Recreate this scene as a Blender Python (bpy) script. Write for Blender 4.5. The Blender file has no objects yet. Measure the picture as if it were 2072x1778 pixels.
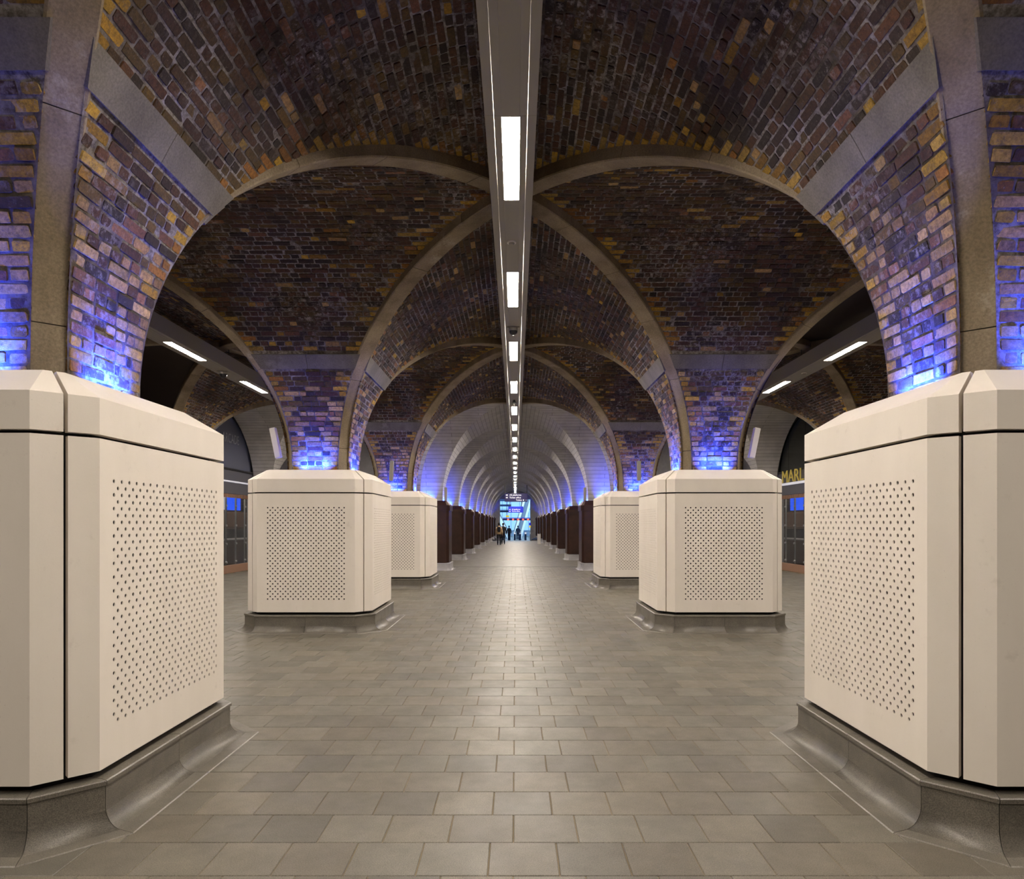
import bpy, bmesh, math, random
import numpy as np
from mathutils import Vector, Matrix, noise

R = random.Random(7)
scene = bpy.context.scene
col = scene.collection

# ------------------------------------------------------------------ camera, world, exposure
F = 1405.0
cam_d = bpy.data.cameras.new('camera'); cam = bpy.data.objects.new('camera', cam_d); col.objects.link(cam)
cam.location = (0.012, 0.0, 1.6); cam.rotation_euler = (math.pi/2, 0, 0)
cam_d.sensor_width = 36.0; cam_d.lens = 36.0*F/2072.0
cam_d.shift_x = -0.0036; cam_d.shift_y = 0.0825
cam_d.clip_start = 0.05; cam_d.clip_end = 400
scene.camera = cam
scene.view_settings.view_transform = 'Standard'
scene.view_settings.look = 'None'
scene.view_settings.gamma = 1.0
scene.view_settings.use_curve_mapping = False
scene.view_settings.exposure = 0.0
world = bpy.data.worlds.new('world'); scene.world = world; world.use_nodes = True
world.node_tree.nodes['Background'].inputs[0].default_value = (0.55, 0.65, 1.0, 1)
world.node_tree.nodes['Background'].inputs[1].default_value = 0.05
scene.cycles.max_bounces = 8
scene.cycles.diffuse_bounces = 5

LAMP_E = 182.0        # ceiling lamp strength
BLUE_W = 32.0        # each blue uplight, watts
BLUE = (0.016, 0.058, 1.0)

# ------------------------------------------------------------------ helpers
def tag(o, label=None, cat=None, group=None, kind=None):
    if label: o['label'] = label
    if cat: o['category'] = cat
    if group: o['group'] = group
    if kind: o['kind'] = kind
    return o

def empty(name, loc=(0,0,0), rz=0.0, parent=None):
    o = bpy.data.objects.new(name, None); col.objects.link(o)
    o.location = loc; o.rotation_euler = (0,0,rz); o.empty_display_size = 0.1
    if parent: o.parent = parent
    return o

def link_mesh(name, me, parent=None, loc=None, rz=0.0):
    o = bpy.data.objects.new(name, me); col.objects.link(o)
    if parent: o.parent = parent
    if loc is not None: o.location = loc
    if rz: o.rotation_euler = (0,0,rz)
    return o

class MB:
    """collects geometry for one mesh"""
    def __init__(s): s.v = []; s.f = []; s.m = []
    def add(s, vs, fs, m=0):
        b = len(s.v); s.v += [tuple(p) for p in vs]
        s.f += [tuple(b+i for i in f) for f in fs]; s.m += [m]*len(fs)
    def box(s, x0, x1, y0, y1, z0, z1, m=0):
        vs = [(x,y,z) for z in (z0,z1) for y in (y0,y1) for x in (x0,x1)]
        s.add(vs, [(0,2,3,1),(4,5,7,6),(0,1,5,4),(2,6,7,3),(0,4,6,2),(1,3,7,5)], m)
    def bbox(s, x0, x1, y0, y1, z0, z1, b=0.004, m=0):
        """box with chamfered edges"""
        bm = bmesh.new()
        bmesh.ops.create_cube(bm, size=1.0)
        for v in bm.verts:
            v.co = Vector(((x0+x1)/2+v.co.x*(x1-x0), (y0+y1)/2+v.co.y*(y1-y0), (z0+z1)/2+v.co.z*(z1-z0)))
        bmesh.ops.bevel(bm, geom=bm.edges[:], offset=b, segments=1, affect='EDGES')
        s.bm(bm, m)
    def bm(s, bm, m=0, mat=None):
        bm.verts.index_update()
        vs = [(mat @ v.co if mat else v.co)[:] for v in bm.verts]
        s.add(vs, [tuple(v.index for v in f.verts) for f in bm.faces], m); bm.free()
    def tube(s, p0, p1, r0, r1=None, n=12, m=0, caps=True):
        p0 = Vector(p0); p1 = Vector(p1); r1 = r0 if r1 is None else r1
        d = (p1-p0).normalized(); a = d.orthogonal().normalized(); b = d.cross(a)
        vs = []
        for p, r in ((p0,r0),(p1,r1)):
            for k in range(n):
                t = 2*math.pi*k/n; vs.append(tuple(p + a*math.cos(t)*r + b*math.sin(t)*r))
        fs = [(k,(k+1)%n,n+(k+1)%n,n+k) for k in range(n)]
        if caps: fs += [tuple(range(n))[::-1], tuple(range(n,2*n))]
        s.add(vs, fs, m)
    def dome(s, c, r, h, n=16, k=5, m=0):
        """half ellipsoid hanging down from c"""
        vs = []; fs = []
        for i in range(k):
            t = math.pi/2*i/k
            for j in range(n):
                a = 2*math.pi*j/n; vs.append((c[0]+r*math.cos(t)*math.cos(a), c[1]+r*math.cos(t)*math.sin(a), c[2]-h*math.sin(t)))
        vs.append((c[0],c[1],c[2]-h))
        for i in range(k-1):
            for j in range(n): fs.append((i*n+j,(i+1)*n+j,(i+1)*n+(j+1)%n,i*n+(j+1)%n))
        for j in range(n): fs.append(((k-1)*n+j,len(vs)-1,(k-1)*n+(j+1)%n))
        s.add(vs, fs, m)
    def mesh(s, name, mats, smooth=False):
        me = bpy.data.meshes.new(name); me.from_pydata(s.v, [], s.f)
        if not isinstance(mats, (list,tuple)): mats = [mats]
        for x in mats: me.materials.append(x)
        if len(mats) > 1: me.polygons.foreach_set('material_index', s.m)
        if smooth: me.polygons.foreach_set('use_smooth', [True]*len(s.f))
        me.update(); return me
    def build(s, name, mats, parent=None, loc=None, rz=0.0, smooth=False):
        return link_mesh(name, s.mesh(name, mats, smooth), parent, loc, rz)

# ------------------------------------------------------------------ materials
def nt(name):
    m = bpy.data.materials.new(name); m.use_nodes = True
    t = m.node_tree; p = t.nodes['Principled BSDF']; return m, t, p
def N(t, kind, **kw):
    n = t.nodes.new(kind)
    for k, v in kw.items():
        if k.startswith('i_'): n.inputs[k[2:].replace('_',' ')].default_value = v
        else: setattr(n, k, v)
    return n
def noise_n(t, vec, scale, detail=4, rough=0.6):
    n = t.nodes.new('ShaderNodeTexNoise'); n.inputs['Scale'].default_value = scale
    n.inputs['Detail'].default_value = detail; n.inputs['Roughness'].default_value = rough
    if vec is not None: t.links.new(vec, n.inputs['Vector'])
    return n.outputs['Fac']
def mrange(t, fac, a, b, c=0.0, d=1.0):
    n = t.nodes.new('ShaderNodeMapRange'); t.links.new(fac, n.inputs['Value'])
    for i, v in enumerate((a,b,c,d)): n.inputs[i+1].default_value = v
    return n.outputs['Result']
def mixc(t, fac, a, b, mode='MIX'):
    n = t.nodes.new('ShaderNodeMix'); n.data_type = 'RGBA'; n.blend_type = mode
    for s, v in (('Factor', fac),('A', a),('B', b)):
        i = [x for x in n.inputs if x.name == s and (x.type == 'VALUE' if s=='Factor' else x.type == 'RGBA')][0]
        if isinstance(v, bpy.types.NodeSocket): t.links.new(v, i)
        elif isinstance(v, (int,float)): i.default_value = v
        else: i.default_value = (*v, 1)
    return [x for x in n.outputs if x.type == 'RGBA'][0]
def bump(t, p, h, strength, dist):
    n = t.nodes.new('ShaderNodeBump'); n.inputs['Strength'].default_value = strength; n.inputs['Distance'].default_value = dist
    t.links.new(h, n.inputs['Height']); t.links.new(n.outputs[0], p.inputs['Normal'])
def pos(t): return t.nodes.new('ShaderNodeNewGeometry').outputs['Position']
def mulf(t, a, b):
    n = t.nodes.new('ShaderNodeMath'); n.operation = 'MULTIPLY'
    for i, v in enumerate((a,b)):
        if isinstance(v, bpy.types.NodeSocket): t.links.new(v, n.inputs[i])
        else: n.inputs[i].default_value = v
    return n.outputs[0]

def simple(name, c, rough=0.6, metal=0.0, emit=None, es=0.0, var=0.0, scale=8.0):
    m, t, p = nt(name)
    p.inputs['Base Color'].default_value = (*c, 1); p.inputs['Roughness'].default_value = rough
    p.inputs['Metallic'].default_value = metal
    if var:
        f = mrange(t, noise_n(t, pos(t), scale), 0.3, 0.7, 1-var, 1+var)
        t.links.new(mixc(t, 1.0, c, f, 'MULTIPLY'), p.inputs['Base Color'])
    if emit: p.inputs['Emission Color'].default_value = (*emit, 1); p.inputs['Emission Strength'].default_value = es
    return m

# brick: each brick carries its own clay colour; salt bloom and soot are wear on top
def brick_mat():
    m, t, p = nt('fired_clay_brick'); P = pos(t)
    a = t.nodes.new('ShaderNodeAttribute'); a.attribute_name = 'Col'
    f = mrange(t, noise_n(t, P, 34, 6, 0.8), 0.3, 0.72, 0.35, 1.75)
    c = mixc(t, 1.0, a.outputs['Color'], f, 'MULTIPLY')
    big = mrange(t, noise_n(t, P, 0.9, 3), 0.46, 0.62)
    fine = mrange(t, noise_n(t, P, 14, 6, 0.75), 0.50, 0.64)
    c = mixc(t, mulf(t, mulf(t, big, fine), 0.8), c, (0.40, 0.36, 0.36))
    sm = mrange(t, noise_n(t, P, 11, 7, 0.8), 0.56, 0.62, 0, 0.55)
    c = mixc(t, sm, c, (0.085,0.070,0.066))
    fleck = mrange(t, noise_n(t, P, 60, 3, 0.6), 0.66, 0.74, 0, 0.5)
    c = mixc(t, fleck, c, (0.32, 0.26, 0.22))
    t.links.new(c, p.inputs['Base Color']); p.inputs['Roughness'].default_value = 0.78
    bump(t, p, noise_n(t, P, 45, 5, 0.7), 0.9, 0.008)
    return m
def mortar_mat():
    m, t, p = nt('lime_mortar'); P = pos(t)
    f = mrange(t, noise_n(t, P, 9, 5, 0.7), 0.38, 0.62)
    c = mixc(t, f, (0.034,0.023,0.015), (0.125,0.10,0.085))
    g = mrange(t, noise_n(t, P, 1.1, 3), 0.44, 0.60)
    c = mixc(t, mulf(t, mulf(t, g, mrange(t, noise_n(t, P, 22, 5, 0.7), 0.4, 0.6, 0.15, 1)), 0.8), c, (0.42,0.39,0.40))
    t.links.new(c, p.inputs['Base Color']); p.inputs['Roughness'].default_value = 0.9
    bump(t, p, noise_n(t, P, 40, 5, 0.7), 0.8, 0.01)
    return m
def stone_mat(name, base, dark, light):
    m, t, p = nt(name); P = pos(t)
    mp = t.nodes.new('ShaderNodeMapping'); mp.inputs['Scale'].default_value = (1,1,0.35); t.links.new(P, mp.inputs['Vector'])
    c = mixc(t, mrange(t, noise_n(t, mp.outputs[0], 3.0, 5), 0.35, 0.65), dark, base)
    c = mixc(t, mrange(t, noise_n(t, P, 1.7, 6, 0.75), 0.60, 0.68, 0, 0.55), c, light)
    g = mrange(t, noise_n(t, P, 70, 4), 0.3, 0.7, 0.75, 1.2)
    c = mixc(t, 1.0, c, g, 'MULTIPLY')
    t.links.new(c, p.inputs['Base Color']); p.inputs['Roughness'].default_value = 0.75
    bump(t, p, noise_n(t, P, 60, 4), 0.5, 0.006)
    return m
def clad_mat():
    m, t, p = nt('pale_cast_concrete'); P = pos(t)
    mp = t.nodes.new('ShaderNodeMapping'); mp.inputs['Scale'].default_value = (1,1,0.3); t.links.new(P, mp.inputs['Vector'])
    c = mixc(t, mrange(t, noise_n(t, mp.outputs[0], 2.2, 4), 0.3, 0.7), (0.765,0.705,0.625), (0.83,0.77,0.69))
    c = mixc(t, mrange(t, noise_n(t, P, 120, 2), 0.70, 0.78, 0, 0.35), c, (0.30,0.26,0.21))
    c = mixc(t, mrange(t, noise_n(t, P, 6, 6, 0.7), 0.62, 0.75, 0, 0.25), c, (0.42,0.36,0.29))
    t.links.new(c, p.inputs['Base Color']); p.inputs['Roughness'].default_value = 0.62
    bump(t, p, noise_n(t, P, 90, 3), 0.15, 0.002)
    return m
def granite_mat(name, a, b, rough, attr=False, sp=0.35):
    m, t, p = nt(name); P = pos(t)
    c = mixc(t, mrange(t, noise_n(t, P, 5, 5, 0.7), 0.3, 0.7), a, b)
    if attr:
        at = t.nodes.new('ShaderNodeAttribute'); at.attribute_name = 'Col'
        c = mixc(t, 1.0, c, at.outputs['Color'], 'MULTIPLY')
    s = mrange(t, noise_n(t, P, 190, 3, 0.6), 0.3, 0.7, 1-sp, 1+sp)
    c = mixc(t, 1.0, c, s, 'MULTIPLY')
    t.links.new(c, p.inputs['Base Color'])
    r = mrange(t, noise_n(t, P, 3, 5, 0.7), 0.3, 0.7, rough-0.07, rough+0.1)
    t.links.new(r, p.inputs['Roughness'])
    bump(t, p, noise_n(t, P, 200, 2), 0.12, 0.002)
    return m
def board_mat():
    m, t, p = nt('board_marked_concrete')
    uv = t.nodes.new('ShaderNodeUVMap'); P = pos(t)
    bt = t.nodes.new('ShaderNodeTexBrick'); t.links.new(uv.outputs[0], bt.inputs['Vector'])
    bt.inputs['Scale'].default_value = 1.0; bt.inputs['Brick Width'].default_value = 1.9
    bt.inputs['Row Height'].default_value = 0.14; bt.inputs['Mortar Size'].default_value = 0.007
    bt.inputs['Color1'].default_value = (0.54,0.52,0.50,1); bt.inputs['Color2'].default_value = (0.46,0.445,0.43,1)
    bt.inputs['Mortar'].default_value = (0.22,0.21,0.20,1)
    f = mrange(t, noise_n(t, P, 2.5, 5), 0.3, 0.7, 0.85, 1.12)
    t.links.new(mixc(t, 1.0, bt.outputs['Color'], f, 'MULTIPLY'), p.inputs['Base Color'])
    p.inputs['Roughness'].default_value = 0.6
    bump(t, p, bt.outputs['Fac'], 0.5, -0.01)
    return m

M = dict(
    brick=brick_mat(), mortar=mortar_mat(),
    rib=stone_mat('sandstone', (0.32,0.255,0.17), (0.20,0.15,0.09), (0.48,0.42,0.33)),
    band=stone_mat('grey_stone', (0.20,0.18,0.15), (0.13,0.115,0.095), (0.28,0.26,0.24)),
    clad=clad_mat(),
    plinth=granite_mat('grey_granite', (0.11,0.10,0.083), (0.165,0.148,0.12), 0.40, False, 0.5),
    slab=granite_mat('paving_granite', (0.118,0.106,0.083), (0.160,0.144,0.113), 0.47, True, 0.42),
    floor=granite_mat('floor_granite', (0.118,0.106,0.083), (0.160,0.144,0.113), 0.47, False, 0.3),
    grout=simple('grout', (0.22,0.17,0.095), 0.8),
    frame=simple('core_black', (0.012,0.011,0.010), 0.6),  # near-black colour carries the shade inside joints and holes
    board=board_mat(),
    corten=simple('brown_steel', (0.036,0.013,0.007), 0.42, 0.3, var=0.35, scale=3),
    grey=simple('grey_paint', (0.30,0.28,0.25), 0.5),
    lamp=simple('lamp_diffuser', (0.9,0.9,0.9), 0.4, emit=(1.0,0.89,0.77), es=LAMP_E),
    bluelamp=simple('blue_lens', (0.1,0.2,0.9), 0.3, emit=(0.12,0.25,1.0), es=6),
    black=simple('black_plastic', (0.015,0.015,0.017), 0.35),
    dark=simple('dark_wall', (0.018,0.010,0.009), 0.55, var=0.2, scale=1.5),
    metal=simple('steel', (0.55,0.56,0.58), 0.3, 0.9),
    speaker=simple('speaker_shaded', (0.42,0.40,0.37), 0.5),  # darker speaker copy, backlit shade put into its colour
    navy=simple('navy_sign', (0.012,0.008,0.075), 0.35, emit=(0.02,0.012,0.12), es=0.35),
    blue=simple('blue_sign', (0.01,0.02,0.35), 0.35, emit=(0.01,0.02,0.55), es=0.8),
    white=simple('white_letter', (0.85,0.85,0.85), 0.5, emit=(0.9,0.9,1.0), es=0.7),
    gold=simple('gold_letter', (0.55,0.42,0.10), 0.35, 0.6, emit=(0.6,0.45,0.08), es=0.25),
    letter=simple('grey_letter', (0.36,0.37,0.42), 0.5),
    fanl=simple('dark_fanlight', (0.12,0.13,0.19), 0.3),
    fanr=simple('black_fanlight', (0.010,0.012,0.011), 0.25),
    fascia=simple('shop_fascia', (0.10,0.10,0.12), 0.4),
    red=simple('red_led', (0.5,0.02,0.01), 0.4, emit=(1.0,0.05,0.02), es=6),
    yellow=simple('yellow_sign', (0.8,0.6,0.02), 0.5, emit=(0.9,0.65,0.02), es=0.6),
    skyl=simple('daylit_glazing', (0.5,0.7,0.9), 0.3, emit=(0.32,0.62,0.90), es=0.55),
    hallw=simple('hall_wall', (0.40,0.50,0.62), 0.5),
    esc=simple('escalator_panel', (0.65,0.75,0.85), 0.35, emit=(0.6,0.85,1.0), es=0.5),
    escd=simple('escalator_steps', (0.06,0.09,0.13), 0.5),
    conc=simple('concrete_wall', (0.36,0.35,0.36), 0.65, var=0.15, scale=3),
    skin=simple('skin', (0.45,0.26,0.18), 0.6), tan=simple('tan_jacket', (0.62,0.44,0.24), 0.8),
    dcloth=simple('dark_cloth', (0.012,0.012,0.018), 0.85), bcloth=simple('blue_cloth', (0.04,0.07,0.16), 0.85),
    hair=simple('hair', (0.02,0.012,0.008), 0.7), salmon=simple('salmon_cloth', (0.45,0.16,0.10), 0.85),
    whitep=simple('white_post', (0.75,0.72,0.68), 0.5),
    screen=simple('blue_screen', (0.01,0.05,0.5), 0.4, emit=(0.01,0.10,1.0), es=1.1),
    counter=simple('dark_counter', (0.03,0.02,0.018), 0.4), brownc=simple('brown_upholstery', (0.10,0.045,0.02), 0.7),
    tanb=simple('tan_base', (0.30,0.17,0.11), 0.5), striplt=simple('strip_light', (0.7,0.7,0.7), 0.4, emit=(0.8,0.8,1.0), es=0.35),
)
def glass_mat():
    m, t, p = nt('clear_glass')
    p.inputs['Base Color'].default_value = (0.9,0.95,0.95,1); p.inputs['Roughness'].default_value = 0.02
    p.inputs['Transmission Weight'].default_value = 1.0; p.inputs['IOR'].default_value = 1.45
    return m
M['glass'] = glass_mat()

# ------------------------------------------------------------------ the grid of bays
PX = 3.10                       # pier lines at x = +-PX, +-3PX
PY = {0:-2.38, 1:4.466, 2:11.31, 3:18.15}
for k in range(4, 13): PY[k] = 24.6 + 6.84*(k-4)
CY = {0:1.05, 1:7.89, 2:14.73, 3:21.5}
for k in range(4, 12): CY[k] = (PY[k]+PY[k+1])/2
AX, AY, Z0, B = 2.62, 2.89, 2.50, 2.92

def arc_table(a, b=B, z0=Z0, s0=-0.22):
    th = np.linspace(0, math.pi/2, 400)
    x = a*np.cos(th); z = z0 + b*np.sin(th)
    s = np.concatenate([[0], np.cumsum(np.hypot(np.diff(x), np.diff(z)))])
    nx = b*np.cos(th); nz = a*np.sin(th); l = np.hypot(nx, nz)
    return dict(s=s, x=x, z=z, nx=nx/l, nz=nz/l, a=a, z0=z0, L=s[-1], s0=s0)
TX, TY = arc_table(AX), arc_table(AY)
def prof(T, s, h):
    """distance from the barrel's axis and height, at arc length s and height h proud of the face"""
    sc = np.clip(s, 0, T['L'])
    x = np.interp(sc, T['s'], T['x']); z = np.interp(sc, T['s'], T['z'])
    nx = np.interp(sc, T['s'], T['nx']); nz = np.interp(sc, T['s'], T['nz'])
    z = z + np.minimum(s, 0)
    return x - h*nx, z - h*nz

OFFY, OFFX = 0.178, 0.162

class Lobe:
    """half of a barrel between two groins. kind 'y': barrel runs along y, centred on a pier row;
       kind 'x': barrel runs along x, centred on a pier line"""
    def __init__(s, kind, axis, sgn, mid, reach0, reach1, T, A_other, off):
        s.kind, s.axis, s.sgn, s.mid = kind, axis, sgn, mid
        s.r0, s.r1 = reach0, reach1      # distance from mid back / forward to the bay centres (0 = cut off at mid)
        s.T, s.Ao, s.off = T, A_other, off
    def ends(s, sv, off=None):
        off = s.off if off is None else off
        c = np.interp(np.clip(sv, 0, s.T['L']), s.T['s'], s.T['x'])/s.T['a']
        e0 = np.where(s.r0 > 0, s.r0 - s.Ao[0]*c - off, 0.0); e1 = np.where(s.r1 > 0, s.r1 - s.Ao[1]*c - off, 0.0)
        return -np.maximum(e0, 0), np.maximum(e1, 0)
    def P(s, u, v, h):
        d, z = prof(s.T, v, h)
        if s.kind == 'y': return np.stack([s.axis + s.sgn*d, s.mid + u, z], -1)
        return np.stack([s.mid + u, s.axis + s.sgn*d, z], -1)
    def flip(s): return (s.kind == 'y') == (s.sgn > 0)

YEL = [(0.25,0.14,0.018),(0.33,0.20,0.030),(0.19,0.10,0.016),(0.28,0.18,0.055),(0.20,0.085,0.02)]
DRK = [(0.042,0.016,0.013),(0.055,0.022,0.014),(0.028,0.013,0.013),(0.048,0.024,0.012),(0.070,0.028,0.015),(0.085,0.048,0.014),(0.018,0.010,0.011),(0.050,0.018,0.012),(0.065,0.038,0.015),(0.022,0.012,0.012)]
TANB = [(0.28,0.175,0.10),(0.24,0.14,0.085),(0.32,0.21,0.12),(0.19,0.085,0.055),(0.12,0.05,0.04)]
def brick_colour(rr, quoin, z, wall_r):
    if quoin and rr.random() < 0.86:
        c = rr.choice(YEL)
        if z < 3.5 and rr.random() < 0.5: c = rr.choice(TANB[:3])
    elif z < 3.25 + 0.5*wall_r:
        c = rr.choice(TANB) if rr.random() < 0.62 else rr.choice(DRK)
    else:
        q = rr.random()
        c = rr.choice(DRK) if q < 0.93 else (rr.choice(YEL) if q < 0.955 else rr.choice(TANB))
    k = 0.7 + 0.6*rr.random()
    return (c[0]*k*1.15, c[1]*k*1.12, c[2]*k*0.72)

CH, BH, HU = 0.0765, 0.0665, 0.1165
BAND = {}
def band_range(T):
    i0 = np.interp(3.93, T['z'], T['s']); i1 = np.interp(4.12, T['z'], T['s'])
    return i0, i1

bays = {}        # (column, bay) -> list of (verts, faces, colour, score)
def bay_key(x, y):
    c = -1 if x < -PX else (1 if x > PX else 0)
    r = 0 if y < PY[1] else (1 if y < PY[2] else (2 if y < PY[3] else 3))
    return (c, r)

camp = np.array([0.03, 0, 1.6])
def lay_bricks(L, hi, seed, smax=99):
    rr = random.Random(seed)
    b0, b1 = band_range(L.T)
    n0 = int(math.floor(L.T['s0']/CH)); n1 = int(L.T['L']/CH)+1
    for j in range(n0, n1):
        vc = (j+0.5)*CH
        if vc > L.T['L']-0.01 or vc > smax: break
        if b0-0.02 < vc < b1+0.02: continue
        e0, e1 = L.ends(np.array([vc])); e0 = float(e0[0]); e1 = float(e1[0])
        w = e1 - e0
        if w < 0.06: continue
        e0 -= 0.03 if L.r0 > 0 else 0; e1 += 0.03 if L.r1 > 0 else 0
        q = HU*2 if j % 2 else HU
        segs = []
        a, b = e0, e1
        if w < 2.2*q:
            n = max(1, round((e1-e0)/(HU*(1+j%2)))); 
            segs = [(e0+(e1-e0)*k/n, e0+(e1-e0)*(k+1)/n, w < 1.2 and (k in (0,n-1))) for k in range(n)]
        else:
            if L.r0 > 0: segs.append((a, a+q, True)); a += q
            if L.r1 > 0: segs.append((b-q, b, True)); b -= q
            ws = b-a; x = a
            header = (j % 2 == 0)
            pat = []
            while True:
                u = (HU if header else 2*HU)
                if rr.random() < 0.22: u = 2*HU if header else HU
                u *= 0.94+0.12*rr.random()
                if x+u > b-0.06: pat.append(b-x); break
                pat.append(u); x += u
            x = a
            for u in pat: segs.append((x, x+u, False)); x += u
        zc = float(prof(L.T, np.array([vc]), 0)[1][0])
        for (ua, ub, quo) in segs:
            uc = (ua+ub)/2; hw = (ub-ua)/2 - 0.0035 - 0.003*rr.random(); hh = BH/2*(0.96+0.10*rr.random())
            if hw < 0.02: continue
            c = brick_colour(rr, quo, zc, rr.random())
            h = 0.001 + 0.006*rr.random() + (0.008*rr.random() if rr.random() < 0.2 else 0)
            du = 0.004*(rr.random()-.5); dv = 0.007*(rr.random()-.5); tl = 0.012*(rr.random()-.5)
            if hi:
                k = 0.06 + 0.26*rr.random(); cu, cv = min(hw*k, 0.012), hh*k
                o = [(-hw+cu,-hh),(hw-cu,-hh),(hw,-hh+cv),(hw,hh-cv),(hw-cu,hh),(-hw+cu,hh),(-hw,hh-cv),(-hw,-hh+cv)]
                o = [(x+0.009*(rr.random()-.5), y+0.007*(rr.random()-.5)) for x, y in o]
            else:
                o = [(-hw,-hh),(hw,-hh),(hw,hh),(-hw,hh)]
            n = len(o); ins = 0.005
            U = [uc+du+x for x, y in o] + [uc+du+x*(1-ins/hw) for x, y in o]
            V = [vc+dv+y for x, y in o] + [vc+dv+y*(1-ins/hh) for x, y in o]
            H = [-0.02]*n + [h+tl*x/hw*0.5+0.002*(rr.random()-.5) for x, y in o]
            fl = L.flip()
            f = [(i,(i+1)%n,n+(i+1)%n,n+i) for i in range(n)] + [tuple(range(n,2*n))]
            if not fl: f = [g[::-1] for g in f]
            PEND.append((L, U, V, H, f, c))
PEND = []
def flush():
    """turn the pending bricks of one lobe into world positions at once"""
    if not PEND: return
    L = PEND[0][0]
    U = np.concatenate([p[1] for p in PEND]); V = np.concatenate([p[2] for p in PEND]); H = np.concatenate([p[3] for p in PEND])
    Q = L.P(U, V, H); i = 0
    for (_, u, v, h, f, c) in PEND:
        n = len(u); q = Q[i:i+n]; i += n
        cen = q[n//2:].mean(0)
        e1 = q[n//2+1]-q[n//2]; nrm = np.cross(q[n//2+n//4]-q[n//2], q[-1]-q[n//2+1])
        nrm = nrm/(np.linalg.norm(nrm)+1e-9)
        d = cen-camp; dist = np.linalg.norm(d); score = 0
        if d[1] > 0.6:
            px = 1043.5 + F*d[0]/d[1]; py = 1060 - F*d[2]/d[1]
            if -10 < px < 2082 and -10 < py < 1788:
                ln = (max(u)-min(u))*F/d[1]
                score = abs(float(np.dot(nrm, d))/dist)*ln*BH*F/d[1]
                if ln < 10: score = 0
        bays.setdefault(bay_key(cen[0], cen[1]), []).append((q, f, c, score))
    PEND.clear()

backs = {}       # (column, bay) -> MB of mortar backing
def backing(L, key_fn, store, off, uvstore=None, step=0.10, h=-0.0):
    ns = int((L.T['L']-L.T['s0'])/step)+1
    sv = np.concatenate([[L.T['s0']], np.linspace(0, L.T['L'], ns)])
    e0, e1 = L.ends(sv, off)
    for half in (0,1):
        e = e0 if half == 0 else e1
        if (L.r0 if half == 0 else L.r1) <= 0: continue
        K = 4
        U = np.outer(e, np.linspace(0,1,K+1)); V = np.repeat(sv[:,None], K+1, 1)
        Q = L.P(U.ravel(), V.ravel(), np.full(U.size, h))
        vs = [tuple(q) for q in Q]; W = K+1; fs = []
        for i in range(len(sv)-1):
            for k in range(K):
                g = (i*W+k, i*W+k+1, (i+1)*W+k+1, (i+1)*W+k)
                fs.append(g if (L.flip() == (half == 1)) else g[::-1])
        cen = Q.mean(0); key = key_fn(cen[0], cen[1])
        mb = store.setdefault(key, MB())
        mb.add(vs, fs)
        if uvstore is not None:
            uvstore.setdefault(key, []).extend(list(zip(U.ravel(), V.ravel())))

lobes = []
for c in (-1, 0, 1):
    for r in (1, 2, 3):
        for sg in (-1, 1):
            lobes.append(Lobe('y', 2*PX*c, sg, PY[r], PY[r]-CY[r-1], CY[r]-PY[r], TX, (AY, AY), OFFY))
for r in (0, 1, 2):
    for sg in (-1, 1):
        if r == 0 and sg < 0: continue
        for px_ in (-3*PX, -PX, PX, 3*PX):
            r0 = 0 if px_ < -2*PX else PX; r1 = 0 if px_ > 2*PX else PX
            lobes.append(Lobe('x', CY[r], sg, px_, r0, r1, TY, (AX, AX), OFFX))
darkv = {}
for i, L in enumerate(lobes):
    y = L.mid if L.kind == 'y' else L.axis
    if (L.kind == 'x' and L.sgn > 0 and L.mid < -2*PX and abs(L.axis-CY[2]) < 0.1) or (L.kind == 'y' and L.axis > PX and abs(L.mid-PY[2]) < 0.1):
        backing(L, lambda x, y: 'l' if x < 0 else 'r', darkv, 0.1); L.dark = True  # these lobes get a plain dark backing, bricks only low down
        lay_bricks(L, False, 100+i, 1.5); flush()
        continue
    lay_bricks(L, y < 9.5, 100+i); flush()
    backing(L, bay_key, backs, OFFY*0.75 if L.kind == 'y' else OFFX*0.75)

BAYNAME = 'ceiling'
ceil_obj = {}
def brick_mesh(name, items, origin=None):
    vs = []; fs = []; cc = []
    for (q, f, c, s) in items:
        b = len(vs)
        vs += [tuple(p-origin) if origin is not None else tuple(p) for p in q]
        fs += [tuple(b+i for i in g) for g in f]; cc += [c]*len(f)
    me = bpy.data.meshes.new(name); me.from_pydata(vs, [], fs); me.materials.append(M['brick'])
    at = me.attributes.new('Col', 'FLOAT_COLOR', 'FACE')
    at.data.foreach_set('color', np.array([(*c,1) for c in cc], dtype=np.float32).ravel())
    return me

for key in sorted(backs, key=lambda k: (abs(k[0]), k[1], k[0])):
    mb = backs[key]
    root = mb.build('ceiling', M['mortar'], smooth=True)
    where = {0:'central walkway', -1:'left side aisle', 1:'right side aisle'}[key[0]]
    bayw = {0:'bay over the camera', 1:'first bay', 2:'second bay', 3:'third bay next to the concrete tunnel'}[key[1]]
    tag(root, 'brick groin vault of the %s, %s' % (where, bayw), kind='structure')
    ceil_obj[key] = root
    items = bays.get(key, [])
    items.sort(key=lambda t: -t[3])
    top = [t for t in items[:300] if t[3] > 40]
    rest = items[len(top):]
    for t in top:
        o3 = t[0].mean(0)
        link_mesh('brick', brick_mesh('brick', [t], o3), root, loc=tuple(o3))
    if rest:
        o = link_mesh('brickwork', brick_mesh('brickwork', rest), root); o['kind'] = 'stuff'

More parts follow.
